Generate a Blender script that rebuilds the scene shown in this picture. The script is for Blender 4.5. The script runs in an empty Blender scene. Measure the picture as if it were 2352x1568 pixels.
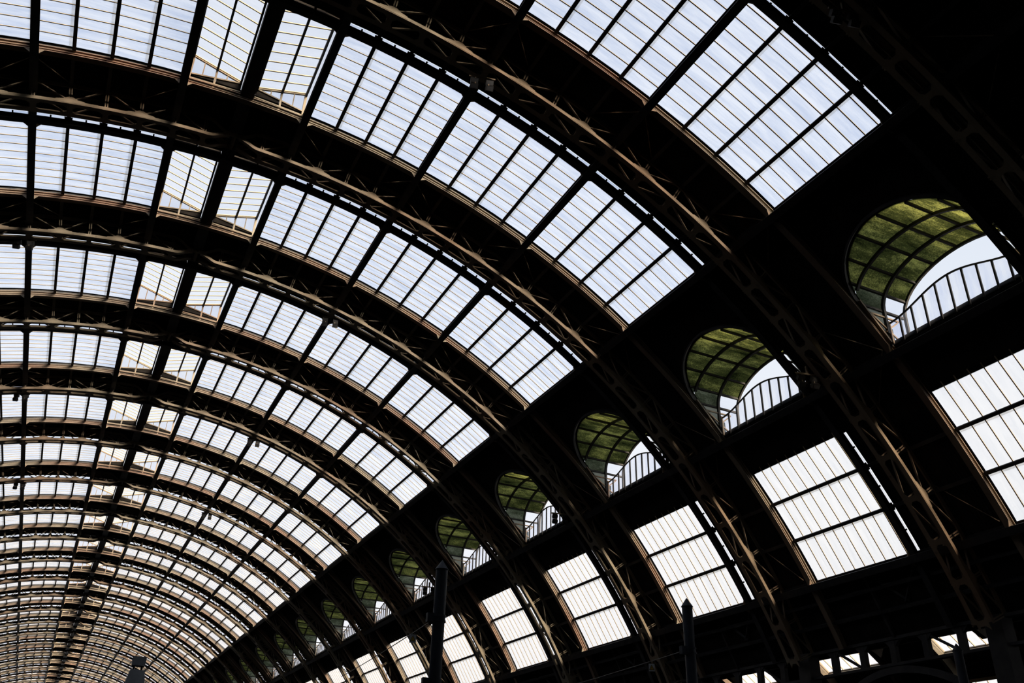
import bpy, math, random
from math import sin, cos, radians, degrees, pi, sqrt, acos, atan2
from mathutils import Vector, Matrix
random.seed(7)
SC = bpy.context.scene
COL = SC.collection

# ------------------------------------------------------------------ camera
F_PX, YAW, PITCH, ROLL = 2024.49, 0.447068, 0.509239, 0.030839
CAM = Vector((-1.711, 0.0, 1.7))
fw = Vector((sin(YAW)*cos(PITCH), cos(YAW)*cos(PITCH), sin(PITCH)))
rt = Vector((cos(YAW), -sin(YAW), 0)); up = rt.cross(fw)
r2 = cos(ROLL)*rt + sin(ROLL)*up; u2 = -sin(ROLL)*rt + cos(ROLL)*up
cd = bpy.data.cameras.new('camera'); cam = bpy.data.objects.new('camera', cd); COL.objects.link(cam)
cd.sensor_width = 36.0; cd.lens = F_PX*36/2352; cd.clip_end = 1000; cd.clip_start = 0.05
cam.matrix_world = Matrix(((r2.x, u2.x, -fw.x, CAM.x), (r2.y, u2.y, -fw.y, CAM.y), (r2.z, u2.z, -fw.z, CAM.z), (0, 0, 0, 1)))
SC.camera = cam

# ------------------------------------------------------------------ sky, sun, exposure
W = bpy.data.worlds.new('sky'); SC.world = W; W.use_nodes = True
nt = W.node_tree; nt.nodes.clear()
wo = nt.nodes.new('ShaderNodeOutputWorld'); bg = nt.nodes.new('ShaderNodeBackground')
tc = nt.nodes.new('ShaderNodeTexCoord'); sx = nt.nodes.new('ShaderNodeSeparateXYZ'); rmp = nt.nodes.new('ShaderNodeValToRGB')
nt.links.new(tc.outputs['Generated'], sx.inputs[0]); nt.links.new(sx.outputs['Z'], rmp.inputs[0])
nt.links.new(rmp.outputs[0], bg.inputs[0]); nt.links.new(bg.outputs[0], wo.inputs[0])
e = rmp.color_ramp.elements
e[0].position = 0.0; e[0].color = (1.15, 1.12, 1.10, 1)
e[1].position = 1.0; e[1].color = (0.63, 0.69, 0.81, 1)
m_ = e.new(0.30); m_.color = (1.0, 1.02, 1.05, 1)
m_ = e.new(0.55); m_.color = (0.79, 0.855, 0.965, 1)
bg.inputs[1].default_value = 0.95
sd = bpy.data.lights.new('sun', 'SUN'); sun = bpy.data.objects.new('sun', sd); COL.objects.link(sun)
sd.energy = 16.5; sd.angle = radians(9); sd.color = (1.0, 0.83, 0.62)
SUN_TO = Vector((0.08, -1.0, 0.15)).normalized()
sun.rotation_euler = SUN_TO.to_track_quat('Z', 'Y').to_euler()
SC.view_settings.view_transform = 'Standard'; SC.view_settings.look = 'None'
SC.view_settings.gamma = 1.0; SC.view_settings.use_curve_mapping = False
SC.view_settings.exposure = 0.0
SC.cycles.use_denoising = True; SC.cycles.use_adaptive_sampling = True; SC.cycles.adaptive_threshold = 0.04; SC.cycles.adaptive_min_samples = 10
SC.cycles.max_bounces = 4; SC.cycles.diffuse_bounces = 1; SC.cycles.transmission_bounces = 4
SC.cycles.transparent_max_bounces = 32; SC.cycles.caustics_reflective = False; SC.cycles.caustics_refractive = False

# ------------------------------------------------------------------ materials
def nodes(name):
    m = bpy.data.materials.new(name); m.use_nodes = True
    t = m.node_tree; t.nodes.clear()
    return m, t, t.nodes.new('ShaderNodeOutputMaterial')
def coords(t, scale=(1, 1, 1), kind='Object'):
    c = t.nodes.new('ShaderNodeTexCoord'); mp = t.nodes.new('ShaderNodeMapping'); mp.inputs['Scale'].default_value = scale
    t.links.new(c.outputs[kind], mp.inputs[0]); return mp.outputs[0]
def noise(t, vec, scale, detail=4, rough=0.6):
    n = t.nodes.new('ShaderNodeTexNoise'); n.inputs['Scale'].default_value = scale; n.inputs['Detail'].default_value = detail
    n.inputs['Roughness'].default_value = rough; t.links.new(vec, n.inputs['Vector']); return n.outputs[0]
def ramp(t, fac, stops):
    r = t.nodes.new('ShaderNodeValToRGB'); e = r.color_ramp.elements
    e[0].position, e[0].color = stops[0][0], (*stops[0][1], 1); e[1].position, e[1].color = stops[-1][0], (*stops[-1][1], 1)
    for p, c in stops[1:-1]:
        k = e.new(p); k.color = (*c, 1)
    t.links.new(fac, r.inputs[0]); return r.outputs[0]
def worldpos(t):
    return t.nodes.new('ShaderNodeNewGeometry').outputs['Position']
def paint(name, a, b, c, rough=0.6, rivets=False, big=0.12):
    """old paint: a clean, b rust tone, c dirt"""
    m, t, o = nodes(name)
    p = t.nodes.new('ShaderNodeBsdfPrincipled'); p.inputs['Roughness'].default_value = rough
    pos = worldpos(t)
    n1 = noise(t, pos, big, 2); n2 = noise(t, pos, 3.0, 6, 0.7)
    mx = t.nodes.new('ShaderNodeMixRGB'); mx.inputs[1].default_value = (*a, 1); mx.inputs[2].default_value = (*b, 1)
    t.links.new(ramp(t, n1, [(0.42, (0, 0, 0)), (0.62, (1, 1, 1))]), mx.inputs[0])
    mx2 = t.nodes.new('ShaderNodeMixRGB'); mx2.inputs[2].default_value = (*c, 1); t.links.new(mx.outputs[0], mx2.inputs[1])
    t.links.new(ramp(t, n2, [(0.55, (0, 0, 0)), (0.75, (0.8, 0.8, 0.8))]), mx2.inputs[0])
    last = mx2.outputs[0]
    if rivets:
        v = t.nodes.new('ShaderNodeTexVoronoi'); v.inputs['Scale'].default_value = 20.0; v.inputs['Randomness'].default_value = 0.15
        t.links.new(pos, v.inputs['Vector'])
        mx3 = t.nodes.new('ShaderNodeMixRGB'); mx3.inputs[2].default_value = (0.08, 0.06, 0.04, 1); t.links.new(last, mx3.inputs[1])
        t.links.new(ramp(t, v.outputs['Distance'], [(0.18, (0.8, 0.8, 0.8)), (0.28, (0, 0, 0))]), mx3.inputs[0]); last = mx3.outputs[0]
    t.links.new(last, p.inputs['Base Color']); t.links.new(p.outputs[0], o.inputs[0]); return m
def plain(name, a, b, scale=2.0, rough=0.6):
    m, t, o = nodes(name)
    p = t.nodes.new('ShaderNodeBsdfPrincipled'); p.inputs['Roughness'].default_value = rough; p.inputs['Specular IOR Level'].default_value = 0.25
    t.links.new(ramp(t, noise(t, worldpos(t), scale, 5), [(0.35, a), (0.7, b)]), p.inputs['Base Color'])
    t.links.new(p.outputs[0], o.inputs[0]); return m
def glass(name, clear_lo, clear_hi, haze, haze_amt, streak=(0.35, 2.2, 0.35), dirt=0.0):
    """weathered glazing: part clear (Transparent), part light-scattering (Translucent); dirt streaks"""
    m, t, o = nodes(name)
    tr = t.nodes.new('ShaderNodeBsdfTransparent'); tl = t.nodes.new('ShaderNodeBsdfTranslucent'); tl.inputs[0].default_value = (*haze, 1)
    mp = t.nodes.new('ShaderNodeMapping'); mp.inputs['Scale'].default_value = streak; t.links.new(worldpos(t), mp.inputs[0])
    n = noise(t, mp.outputs[0], 1.3, 4, 0.6)
    t.links.new(ramp(t, n, [(0.3, clear_lo), (0.65, clear_hi)]), tr.inputs[0])
    mx = t.nodes.new('ShaderNodeMixShader'); mx.inputs[0].default_value = haze_amt
    t.links.new(tr.outputs[0], mx.inputs[1]); t.links.new(tl.outputs[0], mx.inputs[2])
    last = mx.outputs[0]
    if dirt:
        df = t.nodes.new('ShaderNodeBsdfDiffuse'); df.inputs[0].default_value = (0.05, 0.045, 0.04, 1)
        n2 = noise(t, worldpos(t), 1.1, 8, 0.75)
        m2 = t.nodes.new('ShaderNodeMixShader'); t.links.new(ramp(t, n2, [(0.70, (0, 0, 0)), (0.78, (dirt, dirt, dirt))]), m2.inputs[0])
        t.links.new(last, m2.inputs[1]); t.links.new(df.outputs[0], m2.inputs[2]); last = m2.outputs[0]
    t.links.new(last, o.inputs[0]); return m

M = {}
M['tan'] = paint('tan_painted_steel', (0.225, 0.185, 0.125), (0.19, 0.115, 0.065), (0.09, 0.068, 0.042))
M['gusset'] = paint('riveted_steel', (0.24, 0.195, 0.13), (0.19, 0.12, 0.07), (0.10, 0.075, 0.045), rivets=True)
M['rust'] = paint('rusty_fascia_steel', (0.195, 0.155, 0.105), (0.17, 0.088, 0.05), (0.075, 0.052, 0.034), big=0.09)
M['dark'] = plain('dark_steel_with_shade', (0.020, 0.020, 0.022), (0.045, 0.042, 0.040))  # on purlins and near ribs: the tan paint with shade put into the colour

M['bar'] = plain('cream_glazing_bar', (0.30, 0.24, 0.16), (0.36, 0.30, 0.20))
def matte(name, a, b, scale):
    m, t, o = nodes(name); d = t.nodes.new('ShaderNodeBsdfDiffuse')
    t.links.new(ramp(t, noise(t, worldpos(t), scale, 5), [(0.35, a), (0.7, b)]), d.inputs[0]); t.links.new(d.outputs[0], o.inputs[0]); return m
M['floor'] = matte('dark_platform', (0.008, 0.008, 0.008), (0.015, 0.0145, 0.014), 0.5)
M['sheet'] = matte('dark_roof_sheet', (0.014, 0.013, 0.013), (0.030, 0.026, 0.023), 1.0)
M['glass'] = glass('weathered_skylight_glass', (0.60, 0.68, 0.83), (0.97, 0.98, 1.0), (0.74, 0.80, 0.92), 0.22)
M['butter'] = glass('pale_ridge_glass', (0.88, 0.90, 0.94), (0.97, 0.98, 1.0), (0.86, 0.88, 0.92), 0.15)
M['side'] = glass('whitish_side_glass', (0.84, 0.86, 0.90), (0.96, 0.96, 0.97), (0.84, 0.83, 0.81), 0.2, dirt=0.75)
M['screen'] = glass('clear_screen_glass', (0.90, 0.92, 0.98), (0.99, 0.99, 1.0), (0.9, 0.92, 0.98), 0.06)
M['lap'] = glass('grimy_pane_lap', (0.60, 0.61, 0.61), (0.78, 0.78, 0.77), (0.50, 0.50, 0.49), 0.35)
M['clear'] = glass('clear_outer_face', (1, 1, 1), (1, 1, 1), (1, 1, 1), 0.0)
def moss(name, cc):
    m, t, o = nodes(name)
    tl = t.nodes.new('ShaderNodeBsdfTranslucent')
    mp = t.nodes.new('ShaderNodeMapping'); mp.inputs['Scale'].default_value = (0.5, 1.6, 1.0); t.links.new(worldpos(t), mp.inputs[0])
    big = noise(t, mp.outputs[0], 0.9, 5, 0.7); fine = noise(t, worldpos(t), 18.0, 4, 0.85)
    ad = t.nodes.new('ShaderNodeMath'); ad.operation = 'ADD'; hf = t.nodes.new('ShaderNodeMath'); hf.operation = 'MULTIPLY'; hf.inputs[1].default_value = 0.62
    t.links.new(fine, hf.inputs[0]); t.links.new(big, ad.inputs[0]); t.links.new(hf.outputs[0], ad.inputs[1])
    t.links.new(ramp(t, ad.outputs[0], [(0.62, cc[0]), (0.82, cc[1]), (1.0, cc[2])]), tl.inputs[0])
    t.links.new(tl.outputs[0], o.inputs[0]); return m
M['moss'] = moss('mossy_green_glass', ((0.004, 0.006, 0.002), (0.036, 0.042, 0.012), (0.19, 0.195, 0.050)))
M['moss2'] = moss('grey_green_glass', ((0.012, 0.018, 0.010), (0.06, 0.072, 0.042), (0.18, 0.20, 0.14)))
M['frost'] = glass('frosted_jamb_glass', (0.20, 0.23, 0.19), (0.40, 0.41, 0.35), (0.20, 0.21, 0.17), 0.85)
M['lamp'] = plain('grey_lamp_glass', (0.05, 0.05, 0.055), (0.075, 0.075, 0.08))
M['mast'] = plain('dark_blue_mast_paint', (0.014, 0.019, 0.028), (0.022, 0.028, 0.038), 3.0, 0.45)
M['grey'] = plain('grey_panel', (0.16, 0.17, 0.18), (0.22, 0.23, 0.24))
M['white'] = plain('white_sign', (0.30, 0.32, 0.34), (0.36, 0.37, 0.38))
M['yellow'] = plain('yellow_sign', (0.40, 0.24, 0.02), (0.48, 0.30, 0.03))

# ------------------------------------------------------------------ mesh helpers
class MB:
    def __init__(s): s.v = []; s.f = []; s.mi = []
    def poly(s, pts, mi=0):
        b = len(s.v); s.v += [tuple(p) for p in pts]; s.f.append(tuple(range(b, b+len(pts)))); s.mi.append(mi)
    def hexa(s, p, mi=0, top=None):
        """p: 8 points, bottom loop 0-3 then top loop 4-7"""
        b = len(s.v); s.v += [tuple(q) for q in p]
        fs = [(3, 2, 1, 0), (4, 5, 6, 7), (0, 1, 5, 4), (1, 2, 6, 5), (2, 3, 7, 6), (3, 0, 4, 7)]
        for i, f in enumerate(fs):
            s.f.append(tuple(b+k for k in f)); s.mi.append(top if (top is not None and i == 1) else mi)
    def box(s, x0, x1, y0, y1, z0, z1, mi=0):
        s.hexa([(x0, y0, z0), (x1, y0, z0), (x1, y1, z0), (x0, y1, z0), (x0, y0, z1), (x1, y0, z1), (x1, y1, z1), (x0, y1, z1)], mi)
    def bar(s, a, b, w, h, upv=(0, 0, 1)):
        a = Vector(a); b = Vector(b); d = (b-a).normalized(); u = Vector(upv); sd_ = d.cross(u)
        if sd_.length < 1e-4: sd_ = d.cross(Vector((1, 0, 0)))
        sd_.normalize(); u = sd_.cross(d).normalized(); x = sd_*(w/2); y = u*(h/2)
        s.hexa([a-x-y, a+x-y, b+x-y, b-x-y, a-x+y, a+x+y, b+x+y, b-x+y])
    def prism(s, loop0, loop1, mi=0):
        n = len(loop0); b = len(s.v); s.v += [tuple(p) for p in loop0] + [tuple(p) for p in loop1]
        s.f.append(tuple(b+i for i in reversed(range(n)))); s.f.append(tuple(b+n+i for i in range(n))); s.mi += [mi, mi]
        for i in range(n):
            j = (i+1) % n; s.f.append((b+i, b+j, b+n+j, b+n+i)); s.mi.append(mi)
    def sweep(s, loops, mi=0):
        n = len(loops[0]); b = len(s.v)
        for l in loops: s.v += [tuple(p) for p in l]
        for k in range(len(loops)-1):
            for i in range(n):
                j = (i+1) % n; s.f.append((b+k*n+i, b+k*n+j, b+(k+1)*n+j, b+(k+1)*n+i)); s.mi.append(mi)
        e_ = b+(len(loops)-1)*n
        s.f.append(tuple(b+i for i in reversed(range(n)))); s.f.append(tuple(e_+i for i in range(n))); s.mi += [mi, mi]
    def cyl(s, x, y, z0, z1, r0, r1, n=20):
        s.sweep([[(x+r*cos(2*pi*i/n), y+r*sin(2*pi*i/n), z) for i in range(n)] for z, r in ((z0, r0), (z1, r1))])
    def lathe(s, x, y, prof, n=24):
        s.sweep([[(x+r*cos(2*pi*i/n), y+r*sin(2*pi*i/n), z) for i in range(n)] for z, r in prof])
    def mesh(s, name, mats):
        me = bpy.data.meshes.new(name); me.from_pydata(s.v, [], s.f); me.update()
        for m in mats: me.materials.append(m)
        if len(mats) > 1: me.polygons.foreach_set('material_index', s.mi)
        return me
def tag(o, label=None, cat=None, group=None, kind=None):
    if label: o['label'] = label
    if cat: o['category'] = cat
    if group: o['group'] = group
    if kind: o['kind'] = kind
    return o
def obj(name, me, parent=None, loc=(0, 0, 0), kind=None):
    o = bpy.data.objects.new(name, me); COL.objects.link(o); o.location = loc
    if parent: o.parent = parent
    if kind: o['kind'] = kind
    return o
def part(name, mb, mat, parent=None, loc=(0, 0, 0), kind=None):
    return obj(name, mb.mesh(name, mat if isinstance(mat, (list, tuple)) else [mat]), parent, loc, kind)
def empty(name, loc=(0, 0, 0)):
    o = bpy.data.objects.new(name, None); COL.objects.link(o); o.location = loc; o.empty_display_size = 0.3; return o
def nth(n):
    w = ['first', 'second', 'third', 'fourth', 'fifth', 'sixth', 'seventh', 'eighth', 'ninth', 'tenth', 'eleventh', 'twelfth', 'thirteenth', 'fourteenth',
         'fifteenth', 'sixteenth', 'seventeenth', 'eighteenth', 'nineteenth', 'twentieth', 'twenty-first', 'twenty-second', 'twenty-third', 'twenty-fourth',
         'twenty-fifth', 'twenty-sixth', 'twenty-seventh', 'twenty-eighth']
    return w[n-1]

# ------------------------------------------------------------------ vault geometry (radius 35 m barrel along Y, bays of 11 m)
ZC, RB, S, B1 = -4.4, 35.08, 11.0, 21.73
H = [None] + [radians(d) for d in (4.47, 14.1, 24.35, 35.5, 47.1, 60.2)]
HB = [None] + [radians(d) for d in (4.47, 14.1, 24.35, 35.5, 47.7, 60.95)]   # beam lines
A_WT, A_END = radians(51.2), radians(66.0)
G0, G1 = 4.70, 10.92          # glazed strip of a bay, measured from the far rib before it
RG = 0.60                     # glass above rib underside
KMAX = 26
def base(k): return B1 + S*(k-1)
def P(a, dr, y): r = RB+dr; return Vector((r*sin(a), y, ZC+r*cos(a)))
def arc_loops(prof, a0, a1, n):
    return [[P(a0+(a1-a0)*i/n, dr, y) for y, dr in prof] for i in range(n+1)]
def arc_box(mb, a, w, r0, r1, y0, y1):
    t = Vector((cos(a), 0, -sin(a)))*(w/2)
    p = [P(a, r0, y0)-t, P(a, r0, y0)+t, P(a, r0, y1)+t, P(a, r0, y1)-t, P(a, r1, y0)-t, P(a, r1, y0)+t, P(a, r1, y1)+t, P(a, r1, y1)-t]
    mb.hexa(p)
def lerp(a, b, f): return a+(b-a)*f

# ------------------------------------------------------------------ floor and dark roof
fl = MB(); fl.box(-40, 62, -30, 330, -0.3, 0.0)
bw = MB(); bw.prism([Vector((38*sin(radians(a)), -25.2, ZC+38*cos(radians(a)))) for a in range(-80, 81, 8)][::-1], [Vector((38*sin(radians(a)), -25.0, ZC+38*cos(radians(a)))) for a in range(-80, 81, 8)][::-1])  # unseen wall, added to keep low sun and sky out of the open end
bw.box(33, 62, -25.2, -25.0, 0, 20)
tag(part('wall_back_sun_block', bw, M['sheet']), 'unseen dark end wall added behind the camera to block sun and sky', None, None, 'structure')
tag(part('floor', fl, M['floor']), 'dark platform floor under the vault', None, None, 'structure')

ceil = empty('ceiling'); tag(ceil, 'black corrugated roof bands between the skylights', None, None, 'structure')
def corr_sheet(mb, y0, y1, a0, a1, na, pitch=0.16, amp=0.022):
    ny = max(2, int((y1-y0)/(pitch/2)))
    b = len(mb.v)
    for i in range(na+1):
        a = lerp(a0, a1, i/na)
        for j in range(ny+1):
            y = lerp(y0, y1, j/ny); mb.v.append(tuple(P(a, RG+0.05+amp*(1 if j % 2 else -1), y)))
    for i in range(na):
        for j in range(ny):
            q = b+i*(ny+1)+j; mb.f.append((q, q+1, q+ny+2, q+ny+1)); mb.mi.append(0)
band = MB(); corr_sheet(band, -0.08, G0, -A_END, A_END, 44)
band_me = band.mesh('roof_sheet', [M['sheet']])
# strip around the dormer opening (right-hand haunch) and between the side glass
YC, HW, ZSP, RISE = 7.80, 3.13, 21.3, 1.80
def hood_z(y):
    q = 1-((y-YC)/HW)**2
    return ZSP + RISE*sqrt(max(q, 0))
def ang_at_z(z, dr): return acos((z-ZC)/(RB+dr))
haunch = MB()
ylist = [G0-.12, (G0-.12+YC-HW)/2] + [YC-HW*cos(pi*j/48) for j in range(49)] + [(G1+.18+YC+HW)/2, G1+.18]
for y0, y1 in zip(ylist[:-1], ylist[1:]):
    ym = (y0+y1)/2
    for side in (1, -1):
        def strip(aA0, aA1, aB0, aB1, n):
            for i in range(n):
                q = [P(side*lerp(aA0, aA1, i/n), RG+.03, y0), P(side*lerp(aB0, aB1, i/n), RG+.03, y1), P(side*lerp(aB0, aB1, (i+1)/n), RG+.03, y1), P(side*lerp(aA0, aA1, (i+1)/n), RG+.03, y0)]
                haunch.poly(q)
        if side == 1 and abs(ym-YC) < HW:
            strip(H[4], ang_at_z(hood_z(y0), RG), H[4], ang_at_z(hood_z(y1), RG), 4)
            strip(H[5], A_WT, H[5], A_WT, 3)
        elif side == 1:
            ah = ang_at_z(ZSP, RG); strip(H[4], ah, H[4], ah, 4); strip(ah, H[5], ah, H[5], 3); strip(H[5], A_WT, H[5], A_WT, 3)
        else:
            strip(H[4], A_END, H[4], A_END, 8)
        if side == 1: strip(H[6]+radians(.7), A_END, H[6]+radians(.7), A_END, 4)
haunch_me = haunch.mesh('haunch_sheet', [M['sheet']])
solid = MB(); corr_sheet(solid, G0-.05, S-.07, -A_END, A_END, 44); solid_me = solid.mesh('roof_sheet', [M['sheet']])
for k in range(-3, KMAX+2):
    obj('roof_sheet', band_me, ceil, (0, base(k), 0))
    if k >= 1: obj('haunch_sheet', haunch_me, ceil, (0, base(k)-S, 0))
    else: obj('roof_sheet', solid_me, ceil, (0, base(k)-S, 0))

# ------------------------------------------------------------------ edge ribs, light purlins, panes: one skylight per bay
def rib_profile(y0, flip):
    s = -1 if flip else 1
    q = lambda y, r: (y0+s*y, .13+r*.31/.42)
    pr = [q(0, 0), q(.30, 0), q(.30, .05), q(.15, .05), q(.15, .37), q(.28, .37), q(.28, .42), q(.02, .42), q(.02, .37), q(.11, .37), q(.11, .23), q(.05, .23), q(.05, .20), q(.11, .20), q(.11, .05), q(0, .05)]
    return pr if not flip else pr[::-1]
far_rib = MB(); far_rib.sweep(arc_loops(rib_profile(S-.10, False), -A_END, A_END, 90))
near_rib = MB(); near_rib.sweep(arc_loops(rib_profile(4.94, True), -A_END, A_END, 90))
far_rib.sweep(arc_loops([(S+.06, .51), (S+.10, .51), (S+.10, .63), (S+.06, .63)], -A_END, A_END, 90), 1)
far_rib_me = far_rib.mesh('edge_rib', [M['rust'], M['dark']]); near_rib_me = near_rib.mesh('edge_rib', [M['dark']])  # near rib takes the dark colour to stand in for its shade
# angles of the light purlins
cols = []
for i in (1, 2, 3):
    for j in range(4): cols.append((lerp(H[i], H[i+1], j/4), lerp(H[i], H[i+1], (j+1)/4)))
light_a = sorted({round(c[0], 6) for c in cols if all(abs(c[0]-h) > 1e-4 for h in H[1:])})
WB = [radians(d) for d in (50.8, 54.0, 57.25, 60.9)]
wcols = list(zip(WB[:-1], WB[1:]))
win_a = [wcols[1][0], wcols[2][0]]
def purlin_mesh(a):
    mb = MB(); arc_box(mb, a, .15, .42, .45, 0, S); arc_box(mb, a, .05, .45, .54, 0, S); arc_box(mb, a, .15, .54, .58, 0, S)
    return mb.mesh('light_purlin', [M['dark']])
pur_me = {a: purlin_mesh(a) for s in (1, -1) for a in [s*x for x in light_a]}
pur_me.update({a: purlin_mesh(a) for a in win_a})
# slit brackets between rib and roof, half way between the purlins
brk = MB()
for a, b in cols:
    for s in (1, -1): arc_box(brk, s*(a+b)/2, .07, .43, .60, 4.70, 4.88)
for a, b in wcols: arc_box(brk, (a+b)/2, .07, .43, .60, 4.70, 4.88)
for a in light_a:
    for s in (1, -1): arc_box(brk, s*a, .34, .42, .60, 4.68, 4.89)
for a in win_a: arc_box(brk, a, .34, .42, .60, 4.68, 4.89)
brk_me = brk.mesh('rib_brackets', [M['dark']])
# corner gussets under the ribs at the heavy purlins
gus = MB()
for i in range(1, 7):
    for s in (1, -1):
        a = s*HB[i]
        for d in (-1, 1):
            t = Vector((cos(a), 0, -sin(a)))*d
            for y0 in (S-.09, 4.89):
                p0, p1, p2 = P(a, .13, y0)+t*.16, P(a, .13, y0)+t*.38, P(a, -.07, y0)+t*.16
                gus.prism([p0, p1, p2], [q+Vector((0, .03, 0)) for q in (p0, p1, p2)])
gus_me = gus.mesh('corner_gussets', [M['tan']])

NB = 10
def ys(j): return lerp(G0, G1, j/NB)
def pane_mesh(a0, a1, y0, y1, mat, lap=0.20, thick=0.012, sgn=1):
    mb = MB(); da = lap/(RB+RG)*(1 if a1 > a0 else -1); a1x = a1+da; r0, r1 = RG, RG+.05*(1 if lap else 0)
    for p0, q0, p1, q1, mi in ((a0, r0, a1, lerp(r0, r1, .8), 0), (a1, lerp(r0, r1, .8), a1x, r1, 2)):
        lo = [P(p0, q0, y0), P(p1, q1, y0), P(p1, q1, y1), P(p0, q0, y1)]
        hi = [P(p0, q0+thick, y0), P(p1, q1+thick, y0), P(p1, q1+thick, y1), P(p0, q0+thick, y1)]
        mb.hexa(lo+hi, mi, 1)
    return mb.mesh('pane', [mat, M['clear'], M['lap']])
def pane_strip(mb, a0, a1, y0, y1, lap=0.20):
    da = lap/(RB+RG)*(1 if a1 > a0 else -1)
    mb.poly([P(a0, RG, y0), P(a1, RG+.04, y0), P(a1, RG+.04, y1), P(a0, RG, y1)])
    mb.poly([P(a1, RG+.04, y0), P(a1+da, RG+.05, y0), P(a1+da, RG+.05, y1), P(a1, RG+.04, y1)], 1)
def bars_mesh(cl, name='glazing_bars'):
    mb = MB()
    for a, b in cl:
        for j in range(1, NB):
            y = ys(j); n0, n1 = P(a, RG-.018, y), P(b, RG-.018, y)
            mb.bar(n0, n1, .045, .024, (sin(a), 0, cos(a)))
    return mb.mesh(name, [M['bar']])
allcols = [(a, b) for a, b in cols] + [(-a, -b) for a, b in cols]
bars_me = bars_mesh(allcols); wbars_me = bars_mesh(wcols)
viewcols = cols + [(-a, -b) for a, b in cols[:4]]
pane_me = {(c, j): pane_mesh(c[0], c[1], ys(j)+.01, ys(j+1)-.01, M['glass']) for c in viewcols for j in range(NB)}
col_me = {}
for c in viewcols:
    mb = MB(); pane_strip(mb, c[0], c[1], G0, G1); col_me[c] = mb.mesh('pane', [M['glass'], M['lap']])
mb = MB()
for c in [(-a, -b) for a, b in cols[4:]]: pane_strip(mb, c[0], c[1], G0, G1)
hidden_me = mb.mesh('outer_panes', [M['glass'], M['lap']])
mb = MB()
for c in allcols: pane_strip(mb, c[0], c[1], G0, G1)
allpanes_me = mb.mesh('glazing', [M['glass'], M['lap']])

# butterfly ridge: two leaves rising from the valley gutter
XI, XM, XO = .33, 1.50, 2.64
ZI, ZO = 31.80, 32.46
def bz(x): return lerp(ZI, ZO, (x-XI)/(XO-XI))
def leaf(s, x0, x1, y0, y1):
    mb = MB(); X0, X1 = s*x0, s*x1; th = .012
    lo = [(X0, y0, bz(x0)), (X1, y0, bz(x1)), (X1, y1, bz(x1)), (X0, y1, bz(x0))]
    mb.hexa([Vector(p) for p in lo]+[Vector(p)+Vector((0, 0, th)) for p in lo], 0, 1); return mb.mesh('ridge_pane', [M['butter'], M['clear']])
leaf_me = {(s, c, j): leaf(s, *(((XI, XM), (XM, XO))[c]), ys(j)+.01, ys(j+1)-.01) for s in (1, -1) for c in (0, 1) for j in range(NB)}
leafcol_me = {(s, c): leaf(s, *(((XI, XM), (XM, XO))[c]), G0, G1) for s in (1, -1) for c in (0, 1)}
lb = MB()
for s in (1, -1):
    for j in range(NB+1):
        y = min(max(ys(j), G0+.03), G1-.03); lb.bar((s*XI, y, bz(XI)-.025), (s*XO, y, bz(XO)-.025), .05, .04)
leafbars_me = lb.mesh('glazing_bars', [M['bar']])
def edge_beam(s, x, w, h):
    mb = MB(); mb.box(s*x-w/2, s*x+w/2, 4.75, 11.1, bz(x)-.06-h, bz(x)-.02); return mb.mesh('leaf_beam', [M['dark']])
leafbeam_me = [edge_beam(s, x, w, h) for s in (1, -1) for x, w, h in ((XI+.05, .09, .12), (XM, .10, .14), (XO-.03, .10, .14))]
# side glass below the raised outer edge and posts
cheek_me = []
for s in (1, -1):
    mb = MB(); x = s*(XO+.02); mb.box(x-.006, x+.006, G0, G1, ZC+sqrt((RB+.62)**2-XO**2), ZO-.12); cheek_me.append(mb.mesh('cheek_pane', [M['butter']]))
# gable windows (far end y=11.03, near end y=4.83)
def gable(y):
    fr = MB(); pn = []; inf = MB()
    for s in (1, -1):
        zt = lambda x: bz(x)-.06
        zb = lambda x: lerp(31.72, 31.30, (x-XI)/(XO-XI))
        zr = lambda x: ZC+sqrt((RB+.42)**2-x*x)
        def pt(x, z): return (s*x, y, z)
        fr.bar(pt(XI, zt(XI)-.02), pt(XO, zt(XO)), .08, .08); fr.bar(pt(XI, zb(XI)), pt(XO, zb(XO)), .07, .07)
        fr.bar(pt(XI, zr(XI)+.10), pt(XO, zr(XO)+.06), .06, .06)
        fr.bar(pt(XO-.04, zr(XO)), pt(XO-.04, ZO), .10, .12)
        fr.bar(pt(XM, zr(XM)), pt(XM, zt(XM)), .10, .09)
        xs = [XI+.12, (XI+XM)/2+.1, XM, (XM+XO)/2, XO-.06]
        for x in (xs[1], xs[3]): fr.bar(pt(x, zb(x)), pt(x, zt(x)+.04), .035, .05)
        for a, b in zip(xs[:-1], xs[1:]):
            m = MB(); l = [pt(a, zb(a)), pt(b, zb(b)), pt(b, zt(b)), pt(a, zt(a))]
            m.prism([Vector(p) for p in l], [Vector(p)+Vector((0, .012, 0)) for p in l]); pn.append(m.mesh('gable_pane', [M['screen']]))
        for a, b in ((XI, XM-.05), (XM+.05, XO-.1)):
            l = [pt(a, zr(a)-.1), pt(b, zr(b)-.1), pt(b, zb(b)), pt(a, zb(a))]
            inf.prism([Vector(p)+Vector((0, .05, 0)) for p in l], [Vector(p)+Vector((0, .07, 0)) for p in l])
    return fr.mesh('gable_frame', [M['tan']]), pn, inf.mesh('gable_panel', [M['sheet']])
gab = [gable(G1+.03), gable(G0+.03)]

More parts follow.
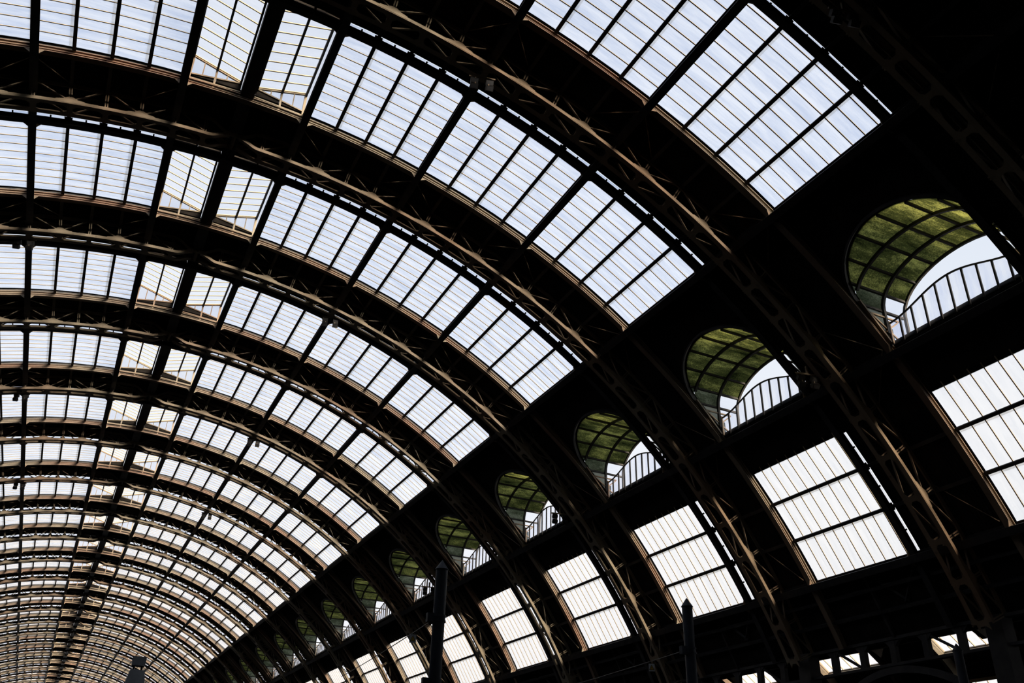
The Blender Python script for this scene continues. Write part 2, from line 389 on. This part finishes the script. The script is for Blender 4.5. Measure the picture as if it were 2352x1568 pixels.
for k in range(1, KMAX+1):
    w = empty('window_%d' % k, (0, base(k)-S, 0))
    tag(w, 'arched skylight strip of frosted panes, %s from the camera' % nth(k), None, None, 'structure')
    obj('edge_rib', far_rib_me, w); obj('edge_rib', near_rib_me, w); obj('rib_brackets', brk_me, w, kind='stuff'); obj('corner_gussets', gus_me, w, kind='stuff')
    obj('glazing_bars', bars_me, w, kind='stuff'); obj('glazing_bars', leafbars_me, w, kind='stuff')
    for a in light_a:
        obj('light_purlin', pur_me[a], w)
        obj('light_purlin', pur_me[-a], w)
    if 1 <= k <= 4:
        for c in viewcols:
            for j in range(NB): obj('pane', pane_me[(c, j)], w)
        obj('outer_panes', hidden_me, w, kind='stuff')
        for q in leaf_me.values(): obj('ridge_pane', q, w)
    elif 5 <= k <= 14:
        for c in viewcols: obj('pane', col_me[c], w)
        obj('outer_panes', hidden_me, w, kind='stuff')
        for q in leafcol_me.values(): obj('ridge_pane', q, w)
    else:
        obj('glazing', allpanes_me, w, kind='stuff')
        for q in leafcol_me.values(): obj('ridge_pane', q, w)
    for q in leafbeam_me: obj('leaf_beam', q, w)
    for q in cheek_me: obj('cheek_pane', q, w)
    for fr, pn, inf in gab:
        obj('gable_frame', fr, w); obj('gable_panel', inf, w)
        if k <= 12:
            for q in pn: obj('gable_pane', q, w)

# low side windows on the right haunch
wpane_me = {(c, j): pane_mesh(c[0], c[1], ys(j)+.01, ys(j+1)-.01, M['side']) for c in wcols for j in range(NB)}
wrow_me = {}
for c in wcols:
    mb = MB(); pane_strip(mb, c[0], c[1], G0, G1); wrow_me[c] = mb.mesh('pane', [M['side'], M['lap']])
for k in range(1, KMAX+1):
    w = empty('window_%d' % (k+KMAX), (0, base(k)-S, 0))
    tag(w, 'low side window of whitish panes in three rows, %s from the camera' % nth(max(k, 1)), None, None, 'structure')
    obj('glazing_bars', wbars_me, w, kind='stuff')
    for a in win_a: obj('light_purlin', pur_me[a], w)
    for c in wcols:
        if 1 <= k <= 6:
            for j in range(NB): obj('pane', wpane_me[(c, j)], w)
        else: obj('pane', wrow_me[c], w)

# ------------------------------------------------------------------ heavy longitudinal purlins and ridge beam
def heavy(a, name, label, w=.34, r0=-.10, r1=.56):
    mb = MB(); y0, y1 = -24, base(KMAX)+2
    arc_box(mb, a, w, r0, r0+.05, y0, y1); arc_box(mb, a, .10, r0+.05, r1-.05, y0, y1); arc_box(mb, a, w, r1-.05, r1, y0, y1)
    o = part(name, mb, M['dark']); tag(o, label, 'beam', 'longitudinal roof beams'); return o  # beam shade is put into the dark colour
hl = {1: 'black roof beam just right of the ridge, bordering the butterfly glazing', 2: 'second black roof beam right of the ridge, carrying floodlights',
      3: 'third black roof beam right of the ridge, crossing the skylights', 4: 'black roof beam along the lower edge of the skylights, above the dormers',
      5: 'black roof beam below the arched green dormers', 6: 'black roof beam below the low side windows',
      -1: 'black roof beam just left of the ridge, bordering the butterfly glazing', -2: 'second black roof beam left of the ridge',
      -3: 'third black roof beam left of the ridge', -4: 'outermost black roof beam on the left side of the vault'}
for i in (1, 2, 3, 4, 5, 6, -1, -2, -3, -4):
    heavy((1 if i > 0 else -1)*HB[abs(i)], 'roof_beam', hl[i])
mb = MB(); y0, y1 = -24, base(KMAX)+2
mb.box(-.30, .30, y0, y1, 31.72, 31.80); mb.box(-.30, -.24, y0, y1, 31.10, 31.72); mb.box(.24, .30, y0, y1, 31.10, 31.72); mb.box(-.30, .30, y0, y1, 31.02, 31.10)
tag(part('ridge_beam', mb, M['dark']), 'wide black valley beam running along the ridge between the two rising glass leaves', 'beam')

# ------------------------------------------------------------------ main arch trusses
YN, YF = 2.30, 3.24                    # the two lattice planes, from the far rib
RL, RU = -.52, .58                     # underside of lower chord, top of upper chord
nodes_a = [radians(4.47)/2]
for i in range(1, 6):
    for j in range(4): nodes_a.append(lerp(H[i], H[i+1], j/4))
nodes_a += [H[6], lerp(H[6], A_END, .5), A_END]
def low_r(a):
    """lower chord lifts into the hinge at the crown"""
    d = abs(degrees(a)); f = max(0.0, min(1.0, 1-(d-.35)/1.55)); f = f*f*(3-2*f)
    return lerp(RL, -.17, f)
def up_r(a):
    d = abs(degrees(a)); f = max(0.0, min(1.0, 1-(d-.35)/1.75)); f = f*f*(3-2*f)
    return lerp(RU, .02, f)
def chord_angles(s):
    fine = [radians(.35+1.75*i/8) for i in range(9)]
    rest = [radians(2.3+(66-2.3)*i/60) for i in range(61)]
    return [s*a for a in fine+rest]
def chord(kind, y, s, d):
    mb = MB(); loops = []; loops2 = []
    for a in chord_angles(s):
        r = low_r(a) if kind == 'low' else up_r(a)
        if kind == 'low':
            hh = .17 if y == YN else .24
            loops.append([P(a, r, y), P(a, r, y+.03*d), P(a, r+hh, y+.03*d), P(a, r+hh, y)])
            loops2.append([P(a, r, y+.03*d), P(a, r, y+.22*d), P(a, r+.03, y+.22*d), P(a, r+.03, y+.03*d)])
        else:
            loops.append([P(a, r, y), P(a, r, y+.03*d), P(a, r-.20, y+.03*d), P(a, r-.20, y)])
            loops2.append([P(a, r, y+.03*d), P(a, r, y+.20*d), P(a, r-.03, y+.20*d), P(a, r-.03, y+.03*d)])
    mb.sweep(loops); mb.sweep(loops2)
    return mb.mesh('lower_chord' if kind == 'low' else 'upper_chord', [M['tan']])
chord_me = []
for s in (1, -1):
    for y, d in ((YN, 1), (YF, -1)):
        chord_me.append(('lower_chord', chord('low', y, s, d))); chord_me.append(('upper_chord', chord('up', y, s, d)))
pieces = []    # (name, mesh, in_view)
def piece(name, fn, mat, view):
    mb = MB(); fn(mb); pieces.append((name, mb, mat, view))
for s in (1, -1):
    n = len(nodes_a)
    for i, a_ in enumerate(nodes_a):
        a = s*a_; rad = (sin(a), 0, cos(a)); tv = Vector((cos(a), 0, -sin(a)))
        view = (s == 1) or i < 6
        for y in (YN, YF):
            def vert(mb, a=a, y=y, tv=tv):
                for dd in (-.05, .05):
                    mb.bar(P(a, low_r(a)+.05, y+.05)+tv*dd, P(a, up_r(a)-.05, y+.05)+tv*dd, .055, .05, (0, 1, 0))
            piece('vertical', vert, M['tan'], view)
        def bat2(mb, a=a, tv=tv, rad=rad):
            t1, t0 = tv*.30, tv*.12
            lr = low_r(a)
            pl = [P(a, lr-.004, YN+.20)-t1, P(a, lr-.004, YN+.36)-t0, P(a, lr-.004, YF-.33)-t0, P(a, lr-.004, YF-.18)-t1,
                  P(a, lr-.004, YF-.18)+t1, P(a, lr-.004, YF-.33)+t0, P(a, lr-.004, YN+.36)+t0, P(a, lr-.004, YN+.20)+t1]
            mb.prism(pl, [p+Vector(rad)*.025 for p in pl])
        piece('batten_plate', bat2, M['tan'], view)
        odd = (i % 2 == 0)          # nodes_a[0] is the half panel by the hinge; main nodes start at 1
        if i >= 1 and (i-1) % 2 == 1 or i == 0:
            for y in (YN, YF):
                def gs(mb, a=a, y=y, tv=tv):
                    rr = low_r(a)
                    l = [P(a, rr+.03, y-.012)-tv*.66, P(a, rr+.03, y-.012)+tv*.66, P(a, rr+.19, y-.012)+tv*.58, P(a, rr+.24, y-.012)+tv*.30, P(a, rr+.36, y-.012)+tv*.11, P(a, rr+.36, y-.012)-tv*.11, P(a, rr+.24, y-.012)-tv*.30, P(a, rr+.19, y-.012)-tv*.58]
                    mb.prism(l, [p+Vector((0, .02, 0)) for p in l])
                if i: piece('gusset_plate', gs, M['gusset'], view)
                for di in (-1, 1):
                    jn = i+di
                    if 0 <= jn < n:
                        b = s*nodes_a[jn]
                        def dg(mb, a=a, b=b, y=y):
                            d = 1 if b > a else -1
                            p0 = P(a+d*.10/RB, low_r(a)+.22, y+.045); p1 = P(b-d*.08/RB, up_r(b)-.06, y+.045)
                            mb.bar(p0, p1, .05, .085, (0, 1, 0))
                        piece('diagonal', dg, M['tan'], view)
# hinge at the crown
def hinge(mb):
    for y in (YN, YF):
        l = [P(radians(q), r, y-.01) for q, r in ((-1.05, -.34), (-.5, -.20), (0, -.17), (.5, -.20), (1.05, -.34), (.85, -.05), (1.1, .14), (.5, .05), (0, .02), (-.5, .05), (-1.1, .14), (-.85, -.05))]
        mb.prism(l, [p+Vector((0, .05, 0)) for p in l])
    n = 14
    c0 = P(0, -.075, 0); mb.sweep([[Vector((c0.x+.09*cos(2*pi*i/n), y, c0.z+.09*sin(2*pi*i/n))) for i in range(n)] for y in (YN-.08, YF+.10)])
    for x in (-.42, -.30, .30, .42):
        for z in (-.13, -.02): mb.box(x-.03, x+.03, YN-.04, YN, ZC+RB+z-.03, ZC+RB+z+.03)
hm = MB(); hinge(hm); hinge_me = hm.mesh('crown_hinge', [M['gusset']])
rods = MB()
for i in range(1, 6):
    for s in (1, -1):
        for f in (0.0, 1.0):
            a = s*H[i+int(f)]; b = s*lerp(H[i], H[i+1], .25 if f == 0 else .75)
            rods.bar(P(a, .02, .2), P(b, RU, YN), .03, .03)
rods_me = rods.mesh('tie_rods', [M['tan']])
piece_me = [(n_, mb_.mesh(n_, [mt]), v_) for n_, mb_, mt, v_ in pieces]
def join(mbs):
    o = MB()
    for m in mbs:
        b = len(o.v); o.v += m.v; o.f += [tuple(b+i for i in f) for f in m.f]; o.mi += m.mi
    return o
lac_me = join([p[1] for p in pieces]).mesh('lacing', [M['tan']])
hid_lac_me = join([p[1] for p in pieces if not p[3]]).mesh('outer_lacing', [M['tan']])
for k in range(0, KMAX+2):
    t = empty('arch_truss', (0, base(k), 0))
    tag(t, ('tan riveted steel lattice arch with crown hinge, %s from the camera' % nth(k)) if k >= 1 else 'black steel lattice arch nearest the camera, crossing the top corner', 'arch', 'steel lattice arches of the vault')
    for n_, me in chord_me: obj(n_, me, t)
    obj('crown_hinge', hinge_me, t); obj('tie_rods', rods_me, t, kind='stuff')
    if 0 <= k <= 4:
        for n_, me, v_ in piece_me:
            if v_: obj(n_, me, t)
        obj('outer_lacing', hid_lac_me, t, kind='stuff')
    else: obj('lacing', lac_me, t, kind='stuff')

# ------------------------------------------------------------------ arched dormers on the right haunch
NA = 8; XF = 27.10; XR = (24.35, 25.85, XF)
def hoodpt(u):       # u 0..1 along the arch incl. straight jambs handled separately
    th = pi*u; return (YC-HW*cos(th), ZSP+RISE*sin(th))
def vault_x(z, dr=.58): return sqrt(max((RB+dr)**2-(z-ZC)**2, 0))
dpan = []; dfr = MB()
SUB = 3
for i in range(NA):
    for q in range(3):
        mb = MB()
        for s_ in range(SUB):
            u0, u1 = (i+s_/SUB)/NA, (i+(s_+1)/SUB)/NA
            (ya, za), (yb, zb_) = hoodpt(u0), hoodpt(u1)
            xa0 = vault_x(za) if q == 0 else XR[q-1]; xb0 = vault_x(zb_) if q == 0 else XR[q-1]
            x1 = XR[q]
            xa0 = max(xa0, vault_x(za)); xb0 = max(xb0, vault_x(zb_))
            if xa0 >= x1-.02 and xb0 >= x1-.02: continue
            xa0 = min(xa0, x1); xb0 = min(xb0, x1)
            lo = [Vector((xa0, ya, za)), Vector((x1, ya, za)), Vector((x1, yb, zb_)), Vector((xb0, yb, zb_))]
            nrm = Vector((0, (ya+yb)/2-YC, (za+zb_)/2-ZSP+.6)).normalized()*.03
            mb.poly(lo); 
        if mb.f: dpan.append(mb.mesh('hood_pane', [M['screen'] if (q == 2 and i in (0, NA-1)) else M['moss2'] if i in (0, NA-1) else M['moss']]))
for s in (-1, 1):
    y = YC+s*HW
    for z0, z1 in ((20.5, ZSP), (19.72, 20.5)):
        x0_, x1_ = vault_x(z0), vault_x(z1); xs_ = max(XR[1], x0_, x1_)
        mb = MB(); mb.poly([(x0_, y, z0), (xs_, y, z0), (xs_, y, z1), (x1_, y, z1)]); dpan.append(mb.mesh('hood_pane', [M['frost']]))
        mb = MB(); mb.poly([(xs_, y, z0), (XF, y, z0), (XF, y, z1), (xs_, y, z1)]); dpan.append(mb.mesh('hood_pane', [M['screen']]))
ribs_d = []
def hood_rib(x, w, h):
    mb = MB(); pts = [(YC-HW, 19.72+.1*i) for i in range(15)] + [hoodpt(i/24) for i in range(25)] + [(YC+HW, 21.12-.1*i) for i in range(15)]
    pts = [(y, z) for y, z in pts if vault_x(z) <= x+.05]
    loops = []
    for y, z in pts:
        n = Vector((0, (y-YC)/HW**2, max(z-ZSP, 0)/RISE**2)); n = n.normalized() if n.length > 0 else Vector((0, 1, 0))
        c = Vector((x, y, z))-n*(h/2+.02); loops.append([c+Vector((-w/2, 0, 0))-n*h/2, c+Vector((w/2, 0, 0))-n*h/2, c+Vector((w/2, 0, 0))+n*h/2, c+Vector((-w/2, 0, 0))+n*h/2])
    mb.sweep(loops); return mb.mesh('hood_rib', [M['dark']])
ribs_d = [hood_rib(XR[0], .12, .13), hood_rib(XR[1], .12, .13), hood_rib(XR[2], .10, .12)]
hp_me = []
for i in range(NA+1):
    y, z = hoodpt(i/NA); mb = MB(); x0 = vault_x(z)
    if x0 < XF-.1:
        mb.bar((x0, y, z-.06), (XF, y, z-.06), .10, .10); hp_me.append(mb.mesh('hood_bar', [M['dark']]))
# arched kerb where the hood meets the vault
kb = MB(); loops = []
for i in range(33):
    y, z = hoodpt(i/32); x = vault_x(z, .50); n = Vector((0, (y-YC)/HW, (z-ZSP)/RISE)).normalized()
    c = Vector((x, y, z)); rad = Vector((c.x, 0, c.z-ZC)).normalized()
    loops.append([c-rad*.14, c+n*.14-rad*.14, c+n*.14+rad*.15, c+rad*.15])
kb.sweep(loops); kerb_me = kb.mesh('arch_kerb', [M['dark']])
brace_me = []
for s in (-1, 1):
    y = YC+s*(HW-.08)
    for p_, q_, w_, h_ in (((25.0, y, 20.9), (26.6, y, 20.9), .07, .07), ((25.0, y, 20.9), (26.5, y, 19.9), .06, .06), ((25.75, y, 20.2), (26.55, y, 20.85), .06, .06), ((24.5, y, 21.35), (25.9, y, 19.75), .10, .08), ((26.0, y, 19.7), (26.0, y, 20.75), .10, .10)):
        br = MB(); br.bar(p_, q_, w_, h_); brace_me.append(br.mesh('jamb_brace', [M['tan']]))
# wavy glazed screen at the foot of the opening
XS = 26.02; ZS = 19.66; NS = 10
def scr_top(y):
    f = (y-YC)/HW; return 20.66 + .68*(0.5+0.5*cos(pi*max(-1, min(1, f*1.0))))
scr = []
for i in range(NS):
    ya, yb = lerp(YC-HW, YC+HW, i/NS), lerp(YC-HW, YC+HW, (i+1)/NS); ym = (ya+yb)/2; mb = MB()
    l = [(XS, ya, ZS), (XS, yb, ZS), (XS, yb, scr_top(yb)), (XS, ym, scr_top(ym)), (XS, ya, scr_top(ya))]
    mb.prism([Vector(p) for p in l], [Vector(p)+Vector((.012, 0, 0)) for p in l]); scr.append(mb.mesh('screen_pane', [M['screen']]))
mull = []
for i in range(NS+1):
    y = lerp(YC-HW, YC+HW, i/NS); mb = MB(); mb.box(XS-.035, XS+.035, y-.035, y+.035, ZS-.05, scr_top(y)); mull.append(mb.mesh('mullion', [M['dark']]))
rl = MB(); rl.sweep([[Vector((XS+dx, y, scr_top(y)+dz)) for dx, dz in ((-.03, -.03), (.03, -.03), (.03, .03), (-.03, .03))] for y in [lerp(YC-HW, YC+HW, i/40) for i in range(41)]])
rail_me = rl.mesh('top_rail', [M['dark']])
for k in range(1, 21):
    d = empty('arched_dormer', (0, base(k)-S, 0))
    tag(d, 'arched dormer with mossy green glass hood and wavy screen, %s from the camera' % nth(k), 'dormer', 'arched dormers along the right haunch')
    for me in dpan: obj('hood_pane', me, d)
    for me in ribs_d: obj('hood_rib', me, d)
    for me in hp_me: obj('hood_bar', me, d)
    obj('arch_kerb', kerb_me, d); [obj('jamb_brace', b_, d) for b_ in brace_me]; obj('top_rail', rail_me, d)
    for me in scr: obj('screen_pane', me, d)
    for me in mull: obj('mullion', me, d)

# ------------------------------------------------------------------ right side: haunch framing, lattice girder, aisle beyond
wr = MB()
fx = []
for k in range(0, KMAX+1):
    pass
wl = MB(); wl.box(-34.6, -34.2, -30, base(KMAX)+8, 0, 10.2)
tag(part('wall_left', wl, M['sheet']), 'dark side wall under the left haunch', None, None, 'structure')
XG, ZG0, ZG1 = 32.6, 8.95, 9.95
for k in range(0, 12):
    y0, y1 = base(k)+2.8, base(k+1)+2.8
    g = empty('lattice_girder', (XG, y0, 0)); tag(g, 'dark lattice girder with arched underside below the right haunch, %s bay from the camera' % nth(k+1), 'girder', 'girders along the aisle')
    L = y1-y0
    c = MB(); c.box(-.18, .18, .41, L-.41, ZG1, ZG1+.14); part('top_chord', c, M['dark'], g)
    c = MB(); c.box(-.18, .18, .41, L-.41, ZG0-.12, ZG0); part('bottom_chord', c, M['dark'], g)
    for i in range(1, 6):
        y = L*i/6; c = MB(); c.box(-.12, .12, y-.16 if i else y-.3, y+.16 if i else y+.3, ZG0, ZG1)
        for sg in (-1, 1):
            yy = y+sg*(.16 if i else .3)
            c.prism([Vector((-.1, yy, ZG1)), Vector((-.1, yy+sg*.28, ZG1)), Vector((-.1, yy, ZG1-.28))], [Vector((.1, yy, ZG1)), Vector((.1, yy+sg*.28, ZG1)), Vector((.1, yy, ZG1-.28))])
        part('web_post', c, M['dark'], g)
    for i in (1, 4):
        c = MB(); c.bar((0, L*i/6+.1, ZG0), (0, L*(i+1)/6-.1, ZG1), .1, .14, (1, 0, 0)); part('web_diagonal', c, M['dark'], g)
    c = MB(); loops = []
    for i in range(25):
        u = i/24; y = .41+(L-.82)*u; z = ZG0-.45-2.2*(2*u-1)**2; loops.append([Vector((-.2, y, z)), Vector((.2, y, z)), Vector((.2, y, z+.3)), Vector((-.2, y, z+.3))])
    c.sweep(loops); part('arch_brace', c, M['dark'], g)
    c = MB(); c.box(-.35, .35, -.4, .4, 0.0, ZG1+.14); part('column', c, M['dark'], g)
hb = MB()   # haunch stiffeners between the side windows and the girder
ce = empty('ceiling_haunch'); tag(ce, 'black bracing of the haunch below the side windows', None, None, 'structure')
for k in range(0, 14):
    c = MB()
    for f in (.28, .62): 
        a = lerp(HB[6], A_END, f); arc_box(c, a, .14, .30, .60, 0, S)
    for y in (0.1, 5.0, 8.0):
        c.bar(P(HB[6], .45, y), P(A_END, .45, y), .12, .2)
    c.bar(P(HB[6]+.005, .5, 5.1), P(lerp(H[6], A_END, .62), .5, 6.6), .08, .1); c.bar(P(lerp(H[6], A_END, .62), .5, 6.4), P(HB[6]+.005, .5, 7.9), .08, .1)
    part('haunch_bracing', c, M['dark'], ce, (0, base(k), 0), 'stuff')
# aisle vault
XA, ZA, RA = 45.2, 4.6, 12.2
def Q(a, dr, y): return Vector((XA+(RA+dr)*sin(a), y, ZA+(RA+dr)*cos(a)))
ai = empty('ceiling_aisle'); tag(ai, 'dark curved roof of the side aisle beyond the girders', None, None, 'structure')
AG = (radians(30), radians(43)); AW = (radians(54), radians(68))
for k in range(-3, 16):
    c = MB()
    def patch(a0, a1, y0, y1, n):
        for i in range(n):
            p, q_ = lerp(a0, a1, i/n), lerp(a0, a1, (i+1)/n); c.poly([Q(p, 0, y0), Q(q_, 0, y0), Q(q_, 0, y1), Q(p, 0, y1)])
    c.poly([P(A_END-.005, .62, 0), Q(radians(-63), 0, 0), Q(radians(-63), 0, S), P(A_END-.005, .62, S)]); patch(radians(-63.2), radians(80), 0, G0, 20); patch(radians(-63.2), AG[0], G0, S, 14); patch(AG[1], AW[0], G0, S, 3); patch(AW[1], radians(80), G0, S, 2)
    part('aisle_sheet', c, M['sheet'], ai, (0, base(k)+.5, 0))
    c = MB(); 
    for y in (G0, S-.25):
        c.sweep([[Q(lerp(radians(-63), radians(80), i/30), dr, yy) for yy, dr in ((y, -.7), (y+.25, -.7), (y+.25, 0), (y, 0))] for i in range(31)])
    part('aisle_rib', c, M['tan'], ai, (0, base(k)+.5, 0))
    c = MB()
    for a in (AG[0], AG[1], AW[0], AW[1]):
        t = Vector((cos(a), 0, -sin(a)))*.1
        for r0, r1 in ((-.55, -.45), (-.3, -.2), (-.1, 0)) if a in (AG[1], AW[1]) else ((-.1, 0),):
            c.hexa([Q(a, r0, 0)-t, Q(a, r0, 0)+t, Q(a, r0, S)+t, Q(a, r0, S)-t, Q(a, r1, 0)-t, Q(a, r1, 0)+t, Q(a, r1, S)+t, Q(a, r1, S)-t])
    part('aisle_purlin', c, M['tan'], ai, (0, base(k)+.5, 0))
    c = MB()
    for g0, g1 in (AG, AW):
        for j in range(8):
            y = lerp(G0, S, j/7); c.bar(Q(g0, -.04, y), Q(g1, -.04, y), .05, .07)
    part('glazing_bars', c, M['bar'], ai, (0, base(k)+.5, 0), 'stuff')
    for g0, g1 in (AG, AW):
        for j in range(7):
            c = MB(); c.poly([Q(g0, 0, lerp(G0, S, j/7)), Q(g1, 0, lerp(G0, S, j/7)), Q(g1, 0, lerp(G0, S, (j+1)/7)), Q(g0, 0, lerp(G0, S, (j+1)/7))]); part('aisle_pane', c, M['side'], ai, (0, base(k)+.5, 0))
wr = MB(); wr.box(57.2, 57.6, -10, base(16)+11, 0, 6.6); tag(part('wall_right', wr, M['sheet']), 'dark outer wall of the side aisle', None, None, 'structure')

# ------------------------------------------------------------------ floodlights
def flood_meshes():
    f = MB(); f.box(-.55, .55, -.03, .03, -.02, .05); f.box(-.04, .04, -.04, .04, .0, .40); f.box(-.30, -.26, -.03, .03, -.62, 0); f.box(.26, .30, -.03, .03, -.62, 0)
    l = MB(); l.box(-.19, .19, -.10, .16, -.13, .13); s = MB(); s.box(-.16, .16, -.115, -.10, -.10, .10)
    return f.mesh('bracket', [M['tan']]), l.mesh('lamp_housing', [M['dark']]), s.mesh('lamp_glass', [M['lamp']])
FM = flood_meshes()
fl_spots = [((8.41, 24.75, 29.10), 'cluster of four floodlights on the second roof beam, nearest the camera'),
            ((-8.60, 47.0, 29.10), 'cluster of four floodlights by the left edge, below the third skylight'),
            ((8.43, 47.0, 29.10), 'cluster of four floodlights on the second roof beam, below the third skylight'),
            ((-8.6, 69.0, 29.10), 'small cluster of floodlights by the left edge, below the fifth skylight'),
            ((8.45, 69.0, 29.10), 'small cluster of floodlights on the second roof beam, below the fifth skylight'),
            ((-8.6, 91.0, 29.10), 'tiny cluster of floodlights by the left edge, below the seventh skylight'),
            ((8.45, 91.0, 29.10), 'tiny cluster of floodlights on the second roof beam, below the seventh skylight'),
            ((24.62, 25.1, 19.50), 'cluster of four floodlights beside the second green dormer'),
            ((24.65, 47.2, 19.45), 'cluster of four floodlights beside the fourth green dormer'),
            ((24.70, 69.6, 19.45), 'dark cluster of floodlights before the sixth green dormer'),
            ((16.62, 13.5, 25.9), 'dim cluster of four floodlights in the black top corner')]
for loc, lab in fl_spots:
    f = empty('floodlight', loc); f.rotation_euler = (0, 0, -.25); tag(f, lab, 'floodlight', 'floodlights under the roof')
    obj('bracket', FM[0], f)
    for sx_ in (-.32, .32):
        for z in (-.20, -.52):
            h = obj('lamp_housing', FM[1], f, (sx_, 0, z)); h.rotation_euler = (radians(48), 0, 0); h.scale = (.85, .85, .85); obj('lamp_glass', FM[2], h)

# ------------------------------------------------------------------ masts, wires, signs, pylon
def mast(x, y, top, label):
    m = empty('mast', (x, y, 0)); tag(m, label, 'mast', 'overhead line masts')
    c = MB(); c.lathe(0, 0, [(0, .19), (top-.30, .178)], 28); part('shaft', c, M['mast'], m)
    c = MB(); c.lathe(0, 0, [(top-.31, .20), (top-.29, .205), (top-.02, .02), (top, .004)], 28); part('pointed_cap', c, M['mast'], m)
    for z in (top-1.75, top-3.55):
        c = MB(); c.lathe(0, 0, [(z-.10, .19), (z-.10, .215), (z-.05, .215), (z-.05, .195), (z+.05, .195), (z+.05, .215), (z+.10, .215), (z+.10, .19)], 28)
        c.box(-.38, -.18, -.08, .08, z-.13, z+.13); part('collar', c, M['mast'], m)
mast(8.15, 25, 8.95, 'dark pointed mast in front of the middle dormers, nearest the ridge')
mast(17.24, 25, 8.96, 'dark pointed mast in front of the third low side window')
mast(30.38, 25, 8.84, 'dark pointed mast before the lattice girder at the lower right corner')
def wire(a, b, label):
    c = MB(); a = Vector(a); b = Vector(b); n = 14; prev = None
    for i in range(n+1):
        u = i/n; p = a.lerp(b, u)+Vector((0, 0, -.05*4*u*(1-u)))
        if prev: c.bar(prev, p, .022, .022)
        prev = p
    tag(part('overhead_wire', c, M['mast']), label, 'wire')
wire((16.83, 25, 7.14), (21.8, 45, 8.25), 'thin overhead wire running from the middle mast')
wire((7.90, 25, 7.10), (11.1, 45, 8.25), 'thin overhead wire running from the mast nearest the ridge')
def sign(loc, yaw, label):
    s = empty('warning_sign', loc); s.rotation_euler = (0, 0, yaw); s.scale = (.7, .7, .7); tag(s, label, 'sign', 'electricity warning signs')
    c = MB(); c.box(-.15, .15, 0, .012, -.20, .17); part('plate', c, M['white'], s)
    for hx in (-.09, .09):
        c = MB(); c.box(hx-.012, hx+.012, 0, .012, .16, .33); part('hanger', c, M['dark'], s)
    c = MB(); l = [Vector((-.135, -.006, -.13)), Vector((.135, -.006, -.13)), Vector((0, -.006, .13))]; c.prism(l, [p+Vector((0, .008, 0)) for p in l]); part('triangle_border', c, M['dark'], s)
    c = MB(); l = [Vector((-.10, -.012, -.11)), Vector((.10, -.012, -.11)), Vector((0, -.012, .085))]; c.prism(l, [p+Vector((0, .006, 0)) for p in l]); part('yellow_triangle', c, M['yellow'], s)
    c = MB(); l = [Vector((.012, -.017, .03)), Vector((-.03, -.017, -.035)), Vector((0, -.017, -.03)), Vector((-.012, -.017, -.09)), Vector((.03, -.017, -.015)), Vector((0, -.017, -.02))]; c.prism(l, [p+Vector((0, .005, 0)) for p in l]); part('lightning_bolt', c, M['dark'], s)
sign((8.30, 27.5, 7.05), -.3, 'small white warning sign with yellow triangle left of the mast nearest the ridge')
sign((17.40, 27.5, 7.03), -.5, 'small white warning sign with yellow triangle left of the middle mast')
py = empty('lamp_pylon', (1.31, 40, 0)); tag(py, 'grey tapering pylon with a small box on top, at the bottom edge', 'pylon')
def frus(z0, w0, z1, w1, mb): mb.sweep([[Vector((sx_*w, sy_*w, z)) for sx_, sy_ in ((-1, -1), (1, -1), (1, 1), (-1, 1))] for z, w in ((z0, w0), (z1, w1))])
c = MB(); frus(0, 1.6, 7.0, .26, c); part('tapered_body', c, M['grey'], py)
c = MB(); frus(7.16, .24, 7.5, .25, c); part('top_box', c, M['grey'], py)
for sx_ in (-.15, .15):
    c = MB(); c.box(sx_-.04, sx_+.04, -.05, .05, 6.98, 7.18); part('stub', c, M['dark'], py)
